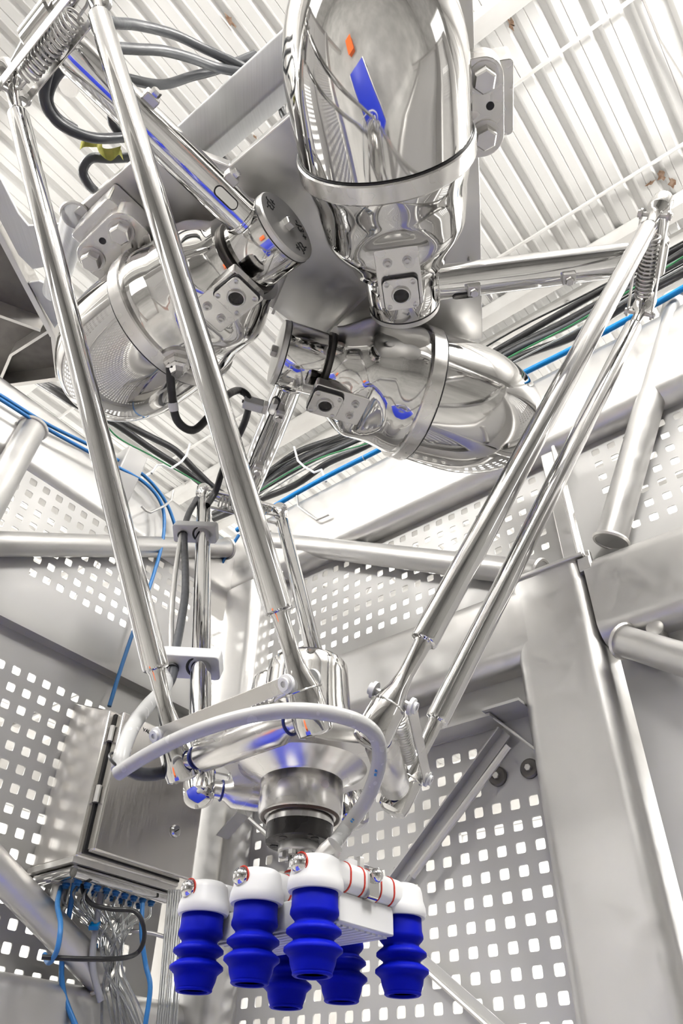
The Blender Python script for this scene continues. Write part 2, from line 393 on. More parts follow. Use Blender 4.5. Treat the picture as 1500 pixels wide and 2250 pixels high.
# bolt heads with spacers on the upper right wall
for (px, py) in ((1234, 955), (1437, 1378), (612, 1258)):
    c = on_u(px, py, 1.74)
    MB().lathe([(0, .014), (.05, .014), (.052, .022), (.058, .022), (.06, .018)], c + U * .06, -U, 18).build('spacer_bolt', DST, frame)

# ------------------------------------------------------------------ perforated sheets
def perf(name, label, fn, a0, a1, z0, z1, ha0, ha1, hz0, hz1, nrm, pitch=.0525, hs=.0132, cr=.0048, th=.004, skip=None):
    nx = max(1, round((ha1 - ha0) / pitch)); nz = max(1, round((hz1 - hz0) / pitch))
    px = (ha1 - ha0) / nx; pz = (hz1 - hz0) / nz
    mb = MB(); back = nrm * -th
    def q(pts):
        P = [fn(a, z) for a, z in pts]
        mb.add(P, [tuple(range(len(P)))]); mb.add([p + back for p in P], [tuple(reversed(range(len(P))))])
    if ha0 > a0: q([(a0, z0), (ha0, z0), (ha0, z1), (a0, z1)])
    if ha1 < a1: q([(ha1, z0), (a1, z0), (a1, z1), (ha1, z1)])
    if hz0 > z0: q([(ha0, z0), (ha1, z0), (ha1, hz0), (ha0, hz0)])
    if hz1 < z1: q([(ha0, hz1), (ha1, hz1), (ha1, z1), (ha0, z1)])
    hole = []
    for (sx, sy, a) in ((1, 1, 0), (-1, 1, 90), (-1, -1, 180), (1, -1, 270)):
        for k in range(3):
            t = rad(a + 45 * k); hole.append((sx * (hs - cr) + cr * math.cos(t), sy * (hs - cr) + cr * math.sin(t)))
    for i in range(nx):
        for j in range(nz):
            cx = ha0 + (i + .5) * px; cz = hz0 + (j + .5) * pz
            if skip and skip(cx, cz):
                q([(cx - px / 2, cz - pz / 2), (cx + px / 2, cz - pz / 2), (cx + px / 2, cz + pz / 2), (cx - px / 2, cz + pz / 2)]); continue
            hp = [(cx + x, cz + y) for x, y in hole]
            co = [(cx + px / 2, cz + pz / 2), (cx - px / 2, cz + pz / 2), (cx - px / 2, cz - pz / 2), (cx + px / 2, cz - pz / 2)]
            P = [fn(a, z) for a, z in hp + co]
            fs = []
            for c in range(4):
                b = 3 * c
                fs += [(12 + c, b + 1, b), (12 + c, b + 2, b + 1), (12 + c, 12 + (c + 1) % 4, (b + 3) % 12, b + 2)]
            mb.add(P, fs); mb.add([p + back for p in P], [tuple(reversed(f)) for f in fs])
            R = P[:12]; mb.add(R + [p + back for p in R], [(k, (k + 1) % 12, 12 + (k + 1) % 12, 12 + k) for k in range(12)])
    lo = fn((a0 + a1) / 2, z0)
    me = bpy.data.meshes.new(name); me.from_pydata([tuple(p - lo) for p in mb.v], [], mb.f); me.update(); me.materials.append(SHT)
    o = bpy.data.objects.new(name, me); COL.objects.link(o); o.location = lo + OFF; ORG[o.name] = lo
    return tag(o, label, 'panel', 'perforated wall sheets')
RP, LP = 1.80, 1.97
fr_ = lambda a, z: W(RP, a, z)
fl_ = lambda a, z: W(a, LP, z)
def skip_low(a, z): return a < .935 and z > .735
pl = perf('perforated_panel', 'large perforated steel sheet behind the blue suction cups and wide post', fr_, .52, VL - .1, -.5, 1.05, .55, 1.82, -.45, .875, -U, skip=skip_low)
for (a, z) in ((.878, .769), (.785, .769)):
    c = fr_(a, z)
    MB().lathe([(0, .026), (.006, .026), (.009, .022), (.009, .013)], c, -U, 24).build('washer', DRK, pl)
    MB().hexb(c - U * .008, -U, .0095, .010).build('bolt_head', SAT, pl)
perf('perforated_panel', 'perforated sheet above the middle beam, right of the corner post', fr_, .575, VL - .1, 1.27, 1.78, .60, 1.79, 1.35, 1.735, -U, hs=.0125, skip=lambda a, z: z < 1.42 and a < 1.0)
perf('perforated_panel', 'brightly lit perforated sheet at the right edge above the wide post', fr_, -2.5, .515, 1.27, 1.78, -1.6, .43, 1.36, 1.735, -U, hs=.0125)
perf('perforated_panel', 'mostly plain steel sheet low at the right edge beside the wide post', fr_, -2.5, .49, -.5, 1.05, -1.2, .35, .93, .985, -U)
perf('perforated_panel', 'perforated sheet on the left between the ring beam and angle strip', fl_, -1.8, 1.64, 1.19, 1.74, -1.0, 1.56, 1.36, 1.728, -V, skip=lambda a, z: a > 1.36 and z < 1.5 or (z < 1.40 and a < .9))
perf('perforated_panel', 'perforated sheet on the left behind the steel switch cabinet', fl_, -1.8, 1.64, .2, 1.175, -1.0, 1.56, .30, 1.088, -V)

# ------------------------------------------------------------------ delta robot
P0 = Vec((-.0597, 1.0889, 1.6627)); RB = .2042; LA = .6016; PHI = 10.49
EE = Vec((-.0495, 1.1016, .4365)); RPL = .1293; WP = .13
TH = (rad(-1.53), rad(-5.06), rad(-3.03))
AX = []; RD = []
for k in range(3):
    a = rad(PHI + 120 * k)
    AX.append(Vec((math.sin(a), math.cos(a), 0))); RD.append(Vec((math.sin(a + math.pi / 2), math.cos(a + math.pi / 2), 0)))
HUB = [P0 + RD[k] * RB for k in range(3)]
ELB = [HUB[k] + (RD[k] * math.cos(TH[k]) + ZV * math.sin(TH[k])) * LA for k in range(3)]
def smooth(x, a, b):
    t = min(1, max(0, (x - a) / (b - a))); return t * t * (3 - 2 * t)
def text_mesh(txt, size, o, ex, ey, mat_, parent, name='marking', ext=.0006):
    cu = bpy.data.curves.new('t', 'FONT'); cu.body = txt; cu.size = size; cu.align_x = 'CENTER'; cu.align_y = 'CENTER'; cu.extrude = ext
    ob = bpy.data.objects.new('t', cu); COL.objects.link(ob)
    dg = bpy.context.evaluated_depsgraph_get(); me = bpy.data.meshes.new_from_object(ob.evaluated_get(dg))
    bpy.data.objects.remove(ob, do_unlink=True)
    ez = ex.cross(ey)
    vs = [o + ex * v.co.x + ey * v.co.y + ez * v.co.z for v in me.vertices]; fs = [tuple(p.vertices) for p in me.polygons]
    return MB().add(vs, fs).build(name, mat_, parent)

DL = ('polished steel motor housing with long dome at the top centre, nearest the viewer',
      'polished steel motor housing on the left with a black cable hanging from it',
      'polished steel motor housing at right centre, its dome pointing right')
def drive_unit(k):
    ax, rd, h = AX[k], RD[k], HUB[k]
    L = lambda a, r, z: h + ax * a + rd * r + ZV * z
    t = thing('drive_unit', DL[k], 'motor housing', L(-.35, 0, -.195), 'robot drive units')
    # dome
    pr = [(-.362, .1885), (-.40, .1895), (-.44, .190), (-.48, .190)]
    for i in range(1, 15):
        q = i / 14; pr.append((-.48 - .275 * math.sin(q * math.pi / 2), max(.19 * math.cos(q * math.pi / 2), .002)))
    MB().lathe(pr, h, ax, 64).build('dome', POL, t)
    MB().torus(L(-.3625, 0, 0), ax, .1905, .0025, 64, 8).build('seam', BLK, t)
    fl = MB().lathe([(-.361, .15), (-.361, .193), (-.358, .196), (-.322, .196), (-.318, .193), (-.318, .15)], h, ax, 64).build('flange_ring', BRU, t)
    # gearbox body with pressed-in pockets
    def body_r(a): return .184 - .012 * smooth(a, -.32, -.24) - .058 * smooth(a, -.185, -.068)
    def mod(a, th):
        m = smooth(a, -.25, -.17) * (1 - smooth(a, -.10, -.08))
        q = 1 - .035 * m * (.5 + .5 * math.cos(4 * th)) 
        r = body_r(a) * q; z = -r * math.sin(th)
        lim = .143 + .05 * (1 - smooth(a, -.31, -.17))
        if z > lim: q *= lim / z
        return q
    pr = []
    for i in range(36):
        a = -.320 + .245 * i / 35
        pr.append((a, body_r(a)))
    MB().lathe(pr, h, ax, 72, mod=mod).build('gearbox_body', POL, t)
    MB().lathe([(-.075, .085), (-.075, .0945), (-.071, .0955), (-.066, .0945), (-.066, .085)], h, ax, 48).build('shaft_seal', DRK, t)
    # inspection pad under the gearbox: sloped mounting plate, square cover, port, screws
    x = rd; n = (-ZV * .96 - ax * (-.10)).normalized() if False else -ZV
    pz = -.147
    pad = MB().rtube(L(-.118, 0, pz + .03), L(-.118, 0, pz), x, .100, .150, .006, 3).build('mounting_pad', BRU, t, bevel=.002)
    MB().rtube(L(-.083, 0, pz), L(-.083, 0, pz - .007), x, .084, .084, .012, 5).build('gasket', BLK, pad)
    cov = MB().rtube(L(-.083, 0, pz - .006), L(-.083, 0, pz - .013), x, .080, .080, .012, 5).build('cover_plate', BRU, pad, bevel=.001)
    c = L(-.083, 0, pz - .013)
    MB().lathe([(0, .0225), (.003, .0225), (.006, .0205), (.006, .0180), (.001, .0175)], c, -ZV, 32, caps=False).build('port_ring', SAT, pad)
    MB().lathe([(0, .018), (.0008, .018), (.0008, .001)], c, -ZV, 28).build('sight_port', BLKM, pad)
    for i in (-1, 1):
        for j in (-1, 1):
            MB().lathe([(0, .006), (.002, .006), (.003, .003), (.001, .0028)], c + rd * (i * .03) + ax * (j * .03), -ZV, 12).build('screw', SAT, pad)
        q = L(-.160, i * .022, pz)
        MB().lathe([(0, .011), (.002, .011), (.002, .0075), (.009, .0075), (.009, .004), (.006, .004)], q, -ZV, 16).build('bolt', SAT, pad)
    # mounting foot with hex bolts
    foot = []
    for (ca, cr_, a0) in ((-.295, .245, 0), (-.295, .12, 90)):
        pass
    ft = MB().rtube(L(-.36, .205, .145), L(-.36, .205, .085), rd, .12, .21, .045, 6).build('mounting_foot', BRU, t, bevel=.002)
    MB().rtube(L(-.36, .16, .20), L(-.36, .16, .12), rd, .26, .16, .01, 3).build('foot_block', BRU, t, bevel=.002)
    for a_ in (-.425, -.305):
        c = L(a_, .222, .085)
        MB().lathe([(0, .033), (.004, .033), (.004, .02)], c, -ZV, 24).build('washer', DST, ft)
        MB().hexb(c - ZV * .004, -ZV, .0255, .026).build('hex_bolt', DST, ft)
    MB().lathe([(0, .009), (.0015, .009), (.0015, .001)], L(-.365, .235, .0851), -ZV, 14).build('bolt_hole', BLK, ft)
    return t
DRV = [drive_unit(k) for k in range(3)]
# cable gland of the left drive
gl = HUB[1] + AX[1] * -.315 - ZV * .172 - RD[1] * .02
GD = (-ZV * .9 - RD[1] * .25 - AX[1] * .0).normalized()
gm = MB().lathe([(0, .040), (.012, .040), (.014, .032)], gl, GD, 28); gm.build('gland_collar', DST, DRV[1])
MB().lathe([(.006, .034), (.026, .034), (.034, .028), (.038, .028), (.042, .02), (.055, .016)], gl, GD, 6, ).build('cable_gland', BRU, DRV[1], ang=25)

AL = ('chromed upper arm reaching right from the top housing to the right-hand spring',
      'chromed upper arm running up to the top left corner, drum marked in black ink',
      'chromed upper arm pointing down behind the middle, white cable clamp on it')
def upper_arm(k):
    ax, rd, h, e = AX[k], RD[k], HUB[k], ELB[k]
    d = (e - h).normalized(); up = ax.cross(d).normalized()
    if up.z < 0: up = -up
    t = thing('upper_arm', AL[k], 'robot arm', h - ZV * .09, 'upper arms of the robot')
    dr = MB().lathe([(-.060, .080), (-.060, .088), (-.056, .090), (.044, .090), (.046, .089)], h, ax, 56).build('hub_drum', POL, t)
    MB().torus(h + ax * .047, ax, .0893, .0018, 56, 6).build('seam', BLK, dr)
    cp = MB().lathe([(.048, .085), (.048, .090), (.060, .090), (.064, .087), (.064, .001)], h, ax, 56).build('hub_cap', SAT, t)
    MB().hexb(h + ax * .063, ax, .017, .016).build('centre_bolt', SAT, cp)
    # arm tube with weld collar and cap sleeve
    MB().lathe([(.078, .050), (.088, .047), (.094, .043), (.30, .0425), (LA - .065, .0405), (LA - .045, .036), (LA - .02, .030)], h, d, 40).build('arm_tube', CHR, t)
    MB().torus(h + d * .086, d, .043, .006, 40, 8).build('weld_collar', POL, t)
    for s_, q in ((.175, 1), (.40, 1)):
        sd_ = -up if k != 1 else (ax * .9 + up * .1).normalized()
        so_ = sd_.cross(d)
        c = h + d * (s_ if k != 1 else s_ - .01) + sd_ * .043
        cl = MB().box(c + sd_ * .004, d * .016, so_ * .014, sd_ * .010).build('clamp_block', SAT, t, bevel=.003)
        MB().hexb(c + sd_ * .012, sd_, .011, .014).build('clamp_nut', BRU, cl)
    # oval access slot
    c = h + d * .155 - up * .036 + ax * .022
    n2 = (-up * .85 + ax * .52).normalized(); sd = n2.cross(d)
    op = MB().rtube(c - n2 * .004, c + n2 * .0030, d, .060, .020, .0098, 5).build('oval_plug', CHR, t)
    MB().rtube(c - n2 * .006, c + n2 * .0018, d, .066, .026, .0128, 5).build('plug_gasket', BLK, op)
    # elbow cross bar with ball studs
    MB().tube([e - ax * (WP - .03), e - ax * .04, e + ax * .04, e + ax * (WP - .03)], [.013, .021, .021, .013], 20).build('cross_bar', POL, t)
    MB().lathe([(-.045, .030), (-.04, .034), (.04, .034), (.045, .030)], e, ax, 28).build('elbow_boss', POL, t)
    for s_ in (-1, 1): MB().sphere(e + ax * (s_ * WP), .0195).build('ball_stud', POL, t)
    return t
ARM = [upper_arm(k) for k in range(3)]
# ink marks on the cap of the left arm's drum
c = HUB[1] + AX[1] * .0645
r1 = AX[1].cross(ZV).normalized()
cx_ = -ZV.cross(AX[1]).normalized(); cx_ = ZV.cross(AX[1]).normalized(); cy_ = AX[1].cross(cx_)
for (ang_, tx) in ((-30, '+J3-'), (42, '-J3+'), (170, '+J3-')):
    a = rad(ang_); dirv = cx_ * math.cos(a) + cy_ * math.sin(a)
    ey = dirv if tx == '-J3+' else -dirv; ex = ey.cross(AX[1])
    text_mesh(tx, .034, c + dirv * .060, ex, ey, INK, ARM[1], 'ink_marking')

LOWP = [EE + RD[k] * RPL for k in range(3)]
RODL = {(0, -1): 'thick chromed parallel rod, left one of the right-hand pair', (0, 1): 'thinner-looking chromed parallel rod, right one of the right-hand pair',
        (1, -1): 'chromed parallel rod nearest the left edge, running down to the cabinet', (1, 1): 'longest chromed parallel rod, running from the top edge to the motor can',
        (2, 1): 'chromed parallel rod held by two white clamp blocks at left centre', (2, -1): 'chromed parallel rod ending behind the round motor can'}
def rod(k, s):
    a = ELB[k] + AX[k] * (s * WP); b = LOWP[k] + AX[k] * (s * WP); d = (b - a); Ln = d.length; d = d.normalized()
    t = thing('parallel_rod', RODL[(k, s)], 'robot rod', b, 'parallel rods of the robot')
    MB().lathe([(.094, .0150), (.098, .0185), (.104, .0205), (Ln - .150, .0205), (Ln - .146, .0195), (Ln - .143, .0150)], a, d, 28).build('rod_tube', CHR, t)
    up_ = MB().lathe([(-.026, .016), (-.022, .023), (-.012, .0255), (.018, .0255), (.024, .0245), (.034, .016), (.046, .0125), (.088, .0125), (.095, .0155)], a, d, 24).build('ball_socket', POL, t)
    lo_ = MB().lathe([(Ln - .146, .0150), (Ln - .138, .0125), (Ln - .088, .0115), (Ln - .062, .0150), (Ln - .034, .0250), (Ln + .010, .0255), (Ln + .022, .0235), (Ln + .026, .016)], a, d, 24).build('ball_socket', POL, t)
    MB().torus(b - d * .034, d, .0252, .0012, 24, 6).build('socket_ring', POL, lo_)
    return t
RODS = {(k, s): rod(k, s) for k in range(3) for s in (-1, 1)}
SPL = {(0, 0): 'coil spring with side links between the right rod pair, near the right edge', (0, 1): 'coil spring with flat link joining the right rod pair beside the platform',
       (1, 0): 'large coil spring between two flat links in the top left corner', (1, 1): 'notched flat link with spring above the curved milky hose',
       (2, 0): 'small spring and links across the rod tops behind the middle', (2, 1): 'spring and links hidden behind the platform hub'}
def spring_link(k, end):
    a = ELB[k]; b = LOWP[k]; d = (b - a); Ln = d.length; d = d.normalized(); ax = AX[k]
    ax2 = (ax - d * ax.dot(d)).normalized()
    nn = d.cross(ax).normalized()
    if nn.dot(-CF) < 0: nn = -nn
    c = a + d * .046 if end == 0 else b - d * .048
    t = thing('spring_link', SPL[(k, end)], 'spring', c - nn * .02, 'tension springs between rods')
    R_, wr, tn = (.0178, .0030, 15) if end == 0 else (.0125, .0020, 19)
    p = []
    x, y = d, nn
    L0 = .080
    for i in range(tn * 14 + 1):
        q = i / (tn * 14); th = 2 * math.pi * tn * q
        p.append(c + ax * (-L0 + 2 * L0 * q) + (x * math.cos(th) + y * math.sin(th)) * R_)
    pre = [c - ax * (WP - .012) , c - ax * (WP - .022) + x * .008, c - ax * (L0 + .006) + x * .010]
    post = [c + ax * (L0 + .006) + x * .010, c + ax * (WP - .022) + x * .008, c + ax * (WP - .012)]
    MB().tube(pre + p + post, wr, 6).build('coil_spring', SAT, t)
    for sg in (-1, 1):
        o = nn * (sg * .0275)
        poly = []
        w_ = .0105
        for (ca, a0) in ((WP + .002, -90), (-WP - .002, 90)):
            for j in range(7):
                an = rad(a0 + 180 * j / 6); poly.append((ca + w_ * math.cos(an), w_ * math.sin(an)))
        pl_ = MB().prism(poly, c + o, ax, d, nn * (sg * .003)).build('link_plate', BRU, t, bevel=.0008)
        for e in (-1, 1):
            q = c + ax * (e * WP) + o + nn * (sg * .003)
            MB().lathe([(-.004, .0125), (.001, .0125), (.0015, .0085), (.006, .0085), (.006, .004), (.003, .004)], q, nn * sg, 18).build('pin_head', WPL if end == 1 else SAT, pl_)
    for e in (-1, 1):
        q = c + ax * (e * WP)
        MB().tube([q - nn * .030, q + nn * .030], .005, 10).build('pin', SAT, t)
    return t
SPR = [spring_link(k, e) for k in range(3) for e in (0, 1)]

# ------------------------------------------------------------------ moving platform with spindle
zt = ZV
plat = thing('moving_platform', 'machined steel platform with round motor can and spindle above the gripper', 'robot platform', Vec((EE.x, EE.y, .30)))
C = Vec((EE.x, EE.y, 0))
pts = []
for k in range(3):
    # scalloped edge: outer land at each pair, concave bites in between
    for (rr, tt) in ((.150, -.070), (.125, -.052), (.121, -.02), (.121, .02), (.125, .052), (.150, .070)):
        pts.append(RD[k] * rr + AX[k] * tt)
    n0 = RD[k] * .150 + AX[k] * .070; kk = (k + 1) % 3
pts.sort(key=lambda p: math.atan2(p.y, p.x))
ring = []
N = len(pts)
for i in range(N):
    a, b = pts[i], pts[(i + 1) % N]; ring.append(a)
    if (b - a).length > .07:
        for q in (.25, .5, .75): ring.append((a.lerp(b, q)) * (1 - .16 * math.sin(math.pi * q)))
MB().loft([[C + p * .985 + ZV * .438 for p in ring], [C + p + ZV * .442 for p in ring], [C + p + ZV * .472 for p in ring], [C + p * .985 + ZV * .476 for p in ring]]).build('star_plate', BRU, plat, ang=30)
for k in range(3):
    q = LOWP[k]; ax = AX[k]
    cb = MB().tube([q - ax * (WP - .012), q - ax * (WP - .03), q - ax * .088, q - ax * .075, q + ax * .075, q + ax * .088, q + ax * (WP - .03), q + ax * (WP - .012)], [.012, .013, .015, .024, .024, .015, .013, .012], 24).build('cross_bar', BRU, plat, ang=50)
    for e in (-1, 1):
        MB().sphere(q + ax * (e * WP), .0195).build('ball_stud', POL, cb)
        MB().torus(q + ax * (e * (WP - .036)), ax, .0148, .002, 24, 6).build('seal_band', NAVY, cb)
MB().lathe([(.448, .110), (.442, .104), (.420, .064), (.416, .060)], C, ZV, 56).build('cone_hub', BRU, plat, ang=45)
MB().lathe([(.418, .0605), (.416, .0615), (.370, .0615), (.366, .0595), (.366, .050)], C, ZV, 56).build('bearing_collar', BRU, plat)
MB().torus(C + ZV * .3665, ZV, .0545, .0030, 48, 8).build('bearing_seal', noise_on(mat('brown_seal', (.07, .04, .03), .4), (50, 50, 50), 3, .35, .5), plat)
MB().lathe([(.38, .0485), (.354, .0485)], C, ZV, 48).build('inner_sleeve', BRU, plat)
bd = MB().lathe([(.358, .045), (.356, .0475), (.332, .0475), (.330, .046), (.330, .001)], C, ZV, 48).build('black_disc', BLKM, plat)
for i in range(5):
    a = rad(72 * i + 20); MB().lathe([(0, .006), (.0006, .006), (.0006, .001)], C + Vec((math.cos(a) * .037, math.sin(a) * .037, .3299)), -ZV, 12).build('socket_hole', BLK, bd)
ff = MB().lathe([(.332, .028), (.328, .029), (.319, .029), (.317, .027), (.317, .001)], C, ZV, 40).build('tool_flange', SAT, plat)
for i in range(6):
    a = rad(60 * i + 10); MB().hexb(C + Vec((math.cos(a) * .022, math.sin(a) * .022, .317)), -ZV, .0058, .006).build('flange_bolt', SAT, ff)
MB().lathe([(.32, .012), (.291, .012), (.289, .016), (.275, .016)], C, ZV, 28).build('spindle_shaft', CHR, plat)
MB().lathe([(.470, .080), (.50, .077), (.53, .0715), (.585, .0675), (.606, .066), (.612, .062), (.612, .001)], C, ZV, 64).build('motor_can', POL, plat)
c2 = C + CR * -.058 + Vec((0, .03, 0))
MB().lathe([(.470, .040), (.56, .038), (.60, .034), (.606, .03), (.606, .001)], c2, ZV, 40).build('side_can', POL, plat)

# ------------------------------------------------------------------ gripper and suction cups
GC = Vec((-.041, 1.10, .262)); E1 = -V; E2 = Vec((math.sin(rad(43)), math.cos(rad(43)), 0)); E1 = Vec((math.sin(rad(130)), math.cos(rad(130)), 0)) ; S1, S2 = .0985, .163
grip = thing('vacuum_gripper', 'white plastic gripper head with red gaskets holding the blue suction cups', 'gripper', GC - ZV * .06)
def gp(i, j, z=0): return GC + E1 * (S1 * (i - 1)) + E2 * (S2 * (j - .5)) + ZV * z
CUPL = {(0, 0): 'blue bellows suction cup, leftmost one, beside the cabinet tubing', (1, 0): 'blue bellows suction cup in the front row, between two others',
        (2, 0): 'blue bellows suction cup under the shaft, front row right', (0, 1): 'blue bellows suction cup hanging lowest, rear row left',
        (1, 1): 'blue bellows suction cup mostly hidden behind the front right cup', (2, 1): 'blue bellows suction cup standing alone at the right end of the gripper'}
for i in range(3):
    for j in range(2):
        c = gp(i, j)
        hd = MB().lathe([(-.024, .026), (-.024, .0325), (-.020, .0345), (-.012, .0338), (-.004, .0312), (.006, .0302), (.012, .0285), (.015, .024), (.016, .001)], c, ZV, 40).build('cup_holder', WPL, grip, ang=60)
        ed = -E2 if j == 0 else E2
        q = c + ed * .0285 + ZV * .003
        MB().torus(q, ed, .0128, .0009, 24, 6).build('red_gasket', RED, hd)
        MB().lathe([(-.004, .0115), (.002, .0115), (.007, .0095), (.010, .005), (.0105, .0005)], q, ed, 20).build('dome_plug', CHR, hd)
        # cup
        z0 = c.z - .0225
        pr = [(.0, .030), (-.002, .0318), (-.020, .0320), (-.026, .0335), (-.030, .0335), (-.034, .0305), (-.038, .0265), (-.041, .0268), (-.045, .0325), (-.049, .0372), (-.053, .0374), (-.057, .0315), (-.060, .0275), (-.063, .0280), (-.067, .034), (-.071, .0392), (-.075, .0394), (-.079, .0345), (-.082, .0315), (-.090, .0300), (-.098, .0270), (-.102, .0255), (-.102, .021), (-.09, .018)]
        pr = [(z * .85, r * .87) for z, r in pr]
        mbx = MB().lathe(pr, c + ZV * (z0 - c.z), ZV, 40)
        cu = thing('suction_cup', CUPL[(i, j)], 'suction cup', c + ZV * (z0 - c.z - .089), 'blue suction cups')
        mbx.build('bellows', BLU, cu, ang=80)
        MB().lathe([(-.085, .0230), (-.0870, .0232), (-.0885, .0212), (-.0880, .0178), (-.085, .0178)], c + ZV * (z0 - c.z), ZV, 40).build('sealing_lip', BLU, cu, ang=80)
    # connecting pipe from the front cup to the rear one with gaskets and a steel clamp
    a, b = gp(i, 0), gp(i, 1)
    MB().rtube(a + E2 * .02, b - E2 * .02 + ZV * .000, E1, .044, .035, .013, 5).build('cross_pipe', WPL, grip, ang=50)
    for q in (.24, .40, .60, .76):
        p = a.lerp(b, q)
        MB().rtube(p - E2 * .0010, p + E2 * .0010, E1, .0462, .0372, .0145, 5).build('red_gasket', RED, grip)
    p = a.lerp(b, .5)
    cl = MB().rtube(p - E2 * .009, p + E2 * .009, E1, .049, .040, .008, 3).build('steel_clamp', POL, grip)
    for e in (-1, 1): MB().sphere(p + E1 * (e * .027) + ZV * .008, .009, 14, 8).build('clamp_knob', CHR, cl)
    MB().hexb(p + ZV * .022, ZV, .006, .012).build('clamp_bolt', SAT, cl)
# bottom plate with ribs
MB().box(GC + ZV * -.034 + E2 * .0, E1 * (S1 + .012), E2 * .052, ZV * .017).build('bottom_plate', WPL, grip, bevel=.002)
for i in range(9):
    MB().box(GC + ZV * -.0518 + E2 * (-.044 + .011 * i), E1 * (S1 + .004), E2 * .0034, ZV * .0016).build('plate_rib', WPL, grip)
MB().rtube(GC + ZV * .015 - E1 * S1, GC + ZV * .015 + E1 * S1, ZV, .028, .05, .006, 3).build('spine', WPL, grip)
MB().lathe([(.0, .017), (.018, .017), (.022, .014), (.028, .014)], Vec((EE.x, EE.y, .270)), ZV, 24).build('shaft_socket', SAT, grip)
MB().torus(Vec((EE.x, EE.y, .292)), ZV, .0165, .0016, 24, 6).build('red_gasket', RED, grip)
# hose fitting
HF = on_d(722, 1872, (GC + E1 * .1).dot(CF) - .03)
MB().lathe([(-.03, .010), (-.012, .013), (0, .0135), (.006, .0125), (.012, .012)], HF, (CR * .65 + CU * .75), 20).build('hose_fitting', SAT, grip)

# ------------------------------------------------------------------ robot base and its support
def proj(p):
    z = p.dot(CF); return (750 + FPX * p.dot(CR) / z, 1125 - FPX * p.dot(CU) / z)
ZB = P0.z + .203
base = thing('robot_base_plate', 'wide satin steel base plate the three motor housings hang from', 'base plate', Vec((P0.x, P0.y, ZB)))
pp = [(1035, -100), (1055, 440), (1060, 745), (900, 752), (700, 755), (600, 680), (400, 575), (262, 520), (160, 468), (300, 348), (400, 325), (505, 365), (640, 250), (660, -100)]
bp = [on_z(a, b, ZB) for a, b in pp]
MB().loft([bp, [p + ZV * .03 for p in bp]]).build('plate', SAT, base, bevel=.003)
for (a, b) in (((600, 680), (650, 560)), ((700, 750), (830, 620))):
    p, q = on_z(*a, ZB), on_z(*b, ZB)
    MB().box((p + q) / 2 - ZV * .012, (q - p) / 2, (q - p).cross(ZV).normalized() * .004, ZV * .012).build('weld_rib', SAT, base)
sb = MB().box(on_z(1052, 600, ZB) - ZV * .03, U * .002 + V * .004, U * .06, ZV * .03); sb.build('stiffener', SAT, base)
sup = thing('support_beam', 'bright square steel beam rising to the top edge behind the top housing', 'beam', W(.42, .4, 2.0))
MB().rtube(W(.425, .86, 2.02), W(.425, -2.2, 2.02), U * math.cos(rad(38)) - ZV * math.sin(rad(38)), .098, .105, .010, 4).build('beam_tube', WBM, sup, ang=50)
MB().box(W(.425, .863, 2.02), (U * math.cos(rad(38)) - ZV * math.sin(rad(38))) * .044, V * .004, (ZV * math.cos(rad(38)) + U * math.sin(rad(38))) * .047).build('end_cap', WBM, sup, bevel=.002)
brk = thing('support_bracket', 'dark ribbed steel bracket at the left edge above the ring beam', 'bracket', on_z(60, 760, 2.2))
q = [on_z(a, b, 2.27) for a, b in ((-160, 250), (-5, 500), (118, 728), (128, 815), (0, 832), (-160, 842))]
MB().loft([q, [p + ZV * .012 for p in q]]).build('web_plate', DRK, brk)  # shade on the steel web is put into its dark colour
def rib(pts, w=.006, h=.07, m=DST, nm='rib'):
    for a, b in zip(pts[:-1], pts[1:]):
        p, q = on_z(*a, 2.235), on_z(*b, 2.235); d = q - p
        MB().box((p + q) / 2, d / 2, d.cross(ZV).normalized() * w, ZV * (h / 2)).build(nm, m, brk)
rib([(-100, 325), (0, 490), (122, 725)], .010, .08); rib([(122, 725), (132, 818)], .008); rib([(132, 820), (0, 838), (-100, 848)], .008)
rib([(-40, 665), (95, 714)], .006); rib([(118, 712), (30, 768), (0, 838)], .005)
q = [on_z(a, b, 2.20) for a, b in ((-60, 330), (0, 392), (40, 470), (62, 497), (135, 492), (160, 505), (110, 585), (72, 592), (40, 560), (-60, 370))]
MB().loft([q, [p + ZV * .012 for p in q]]).build('side_plate', WBM, brk, bevel=.002)
q = [on_z(a, b, 2.20) for a, b in ((62, 622), (85, 618), (118, 632), (135, 700), (120, 722), (72, 640))]
MB().loft([q, [p + ZV * .012 for p in q]]).build('side_plate', WBM, brk, bevel=.002)
MB().tube([on_z(166, 474, ZB - .005), on_z(150, 540, ZB + .10), on_z(118, 640, ZB + .30)], .036, 24).build('brace_tube', WBM, brk)
MB().torus(on_z(166, 474, ZB - .003), ZV, .037, .005, 24, 6).build('weld_bead', DST, brk)

# ------------------------------------------------------------------ cables, hoses
def cable(label, pts, r, m, name='cable', cat='cable', group=None, n=10, seg=6, ends=None):
    o = MB().tube(spline(pts, seg), r, n).build(name, m, ang=80)
    return tag(o, label, cat, group)
D = lambda lst: [on_d(a, b, c) for a, b, c in lst]
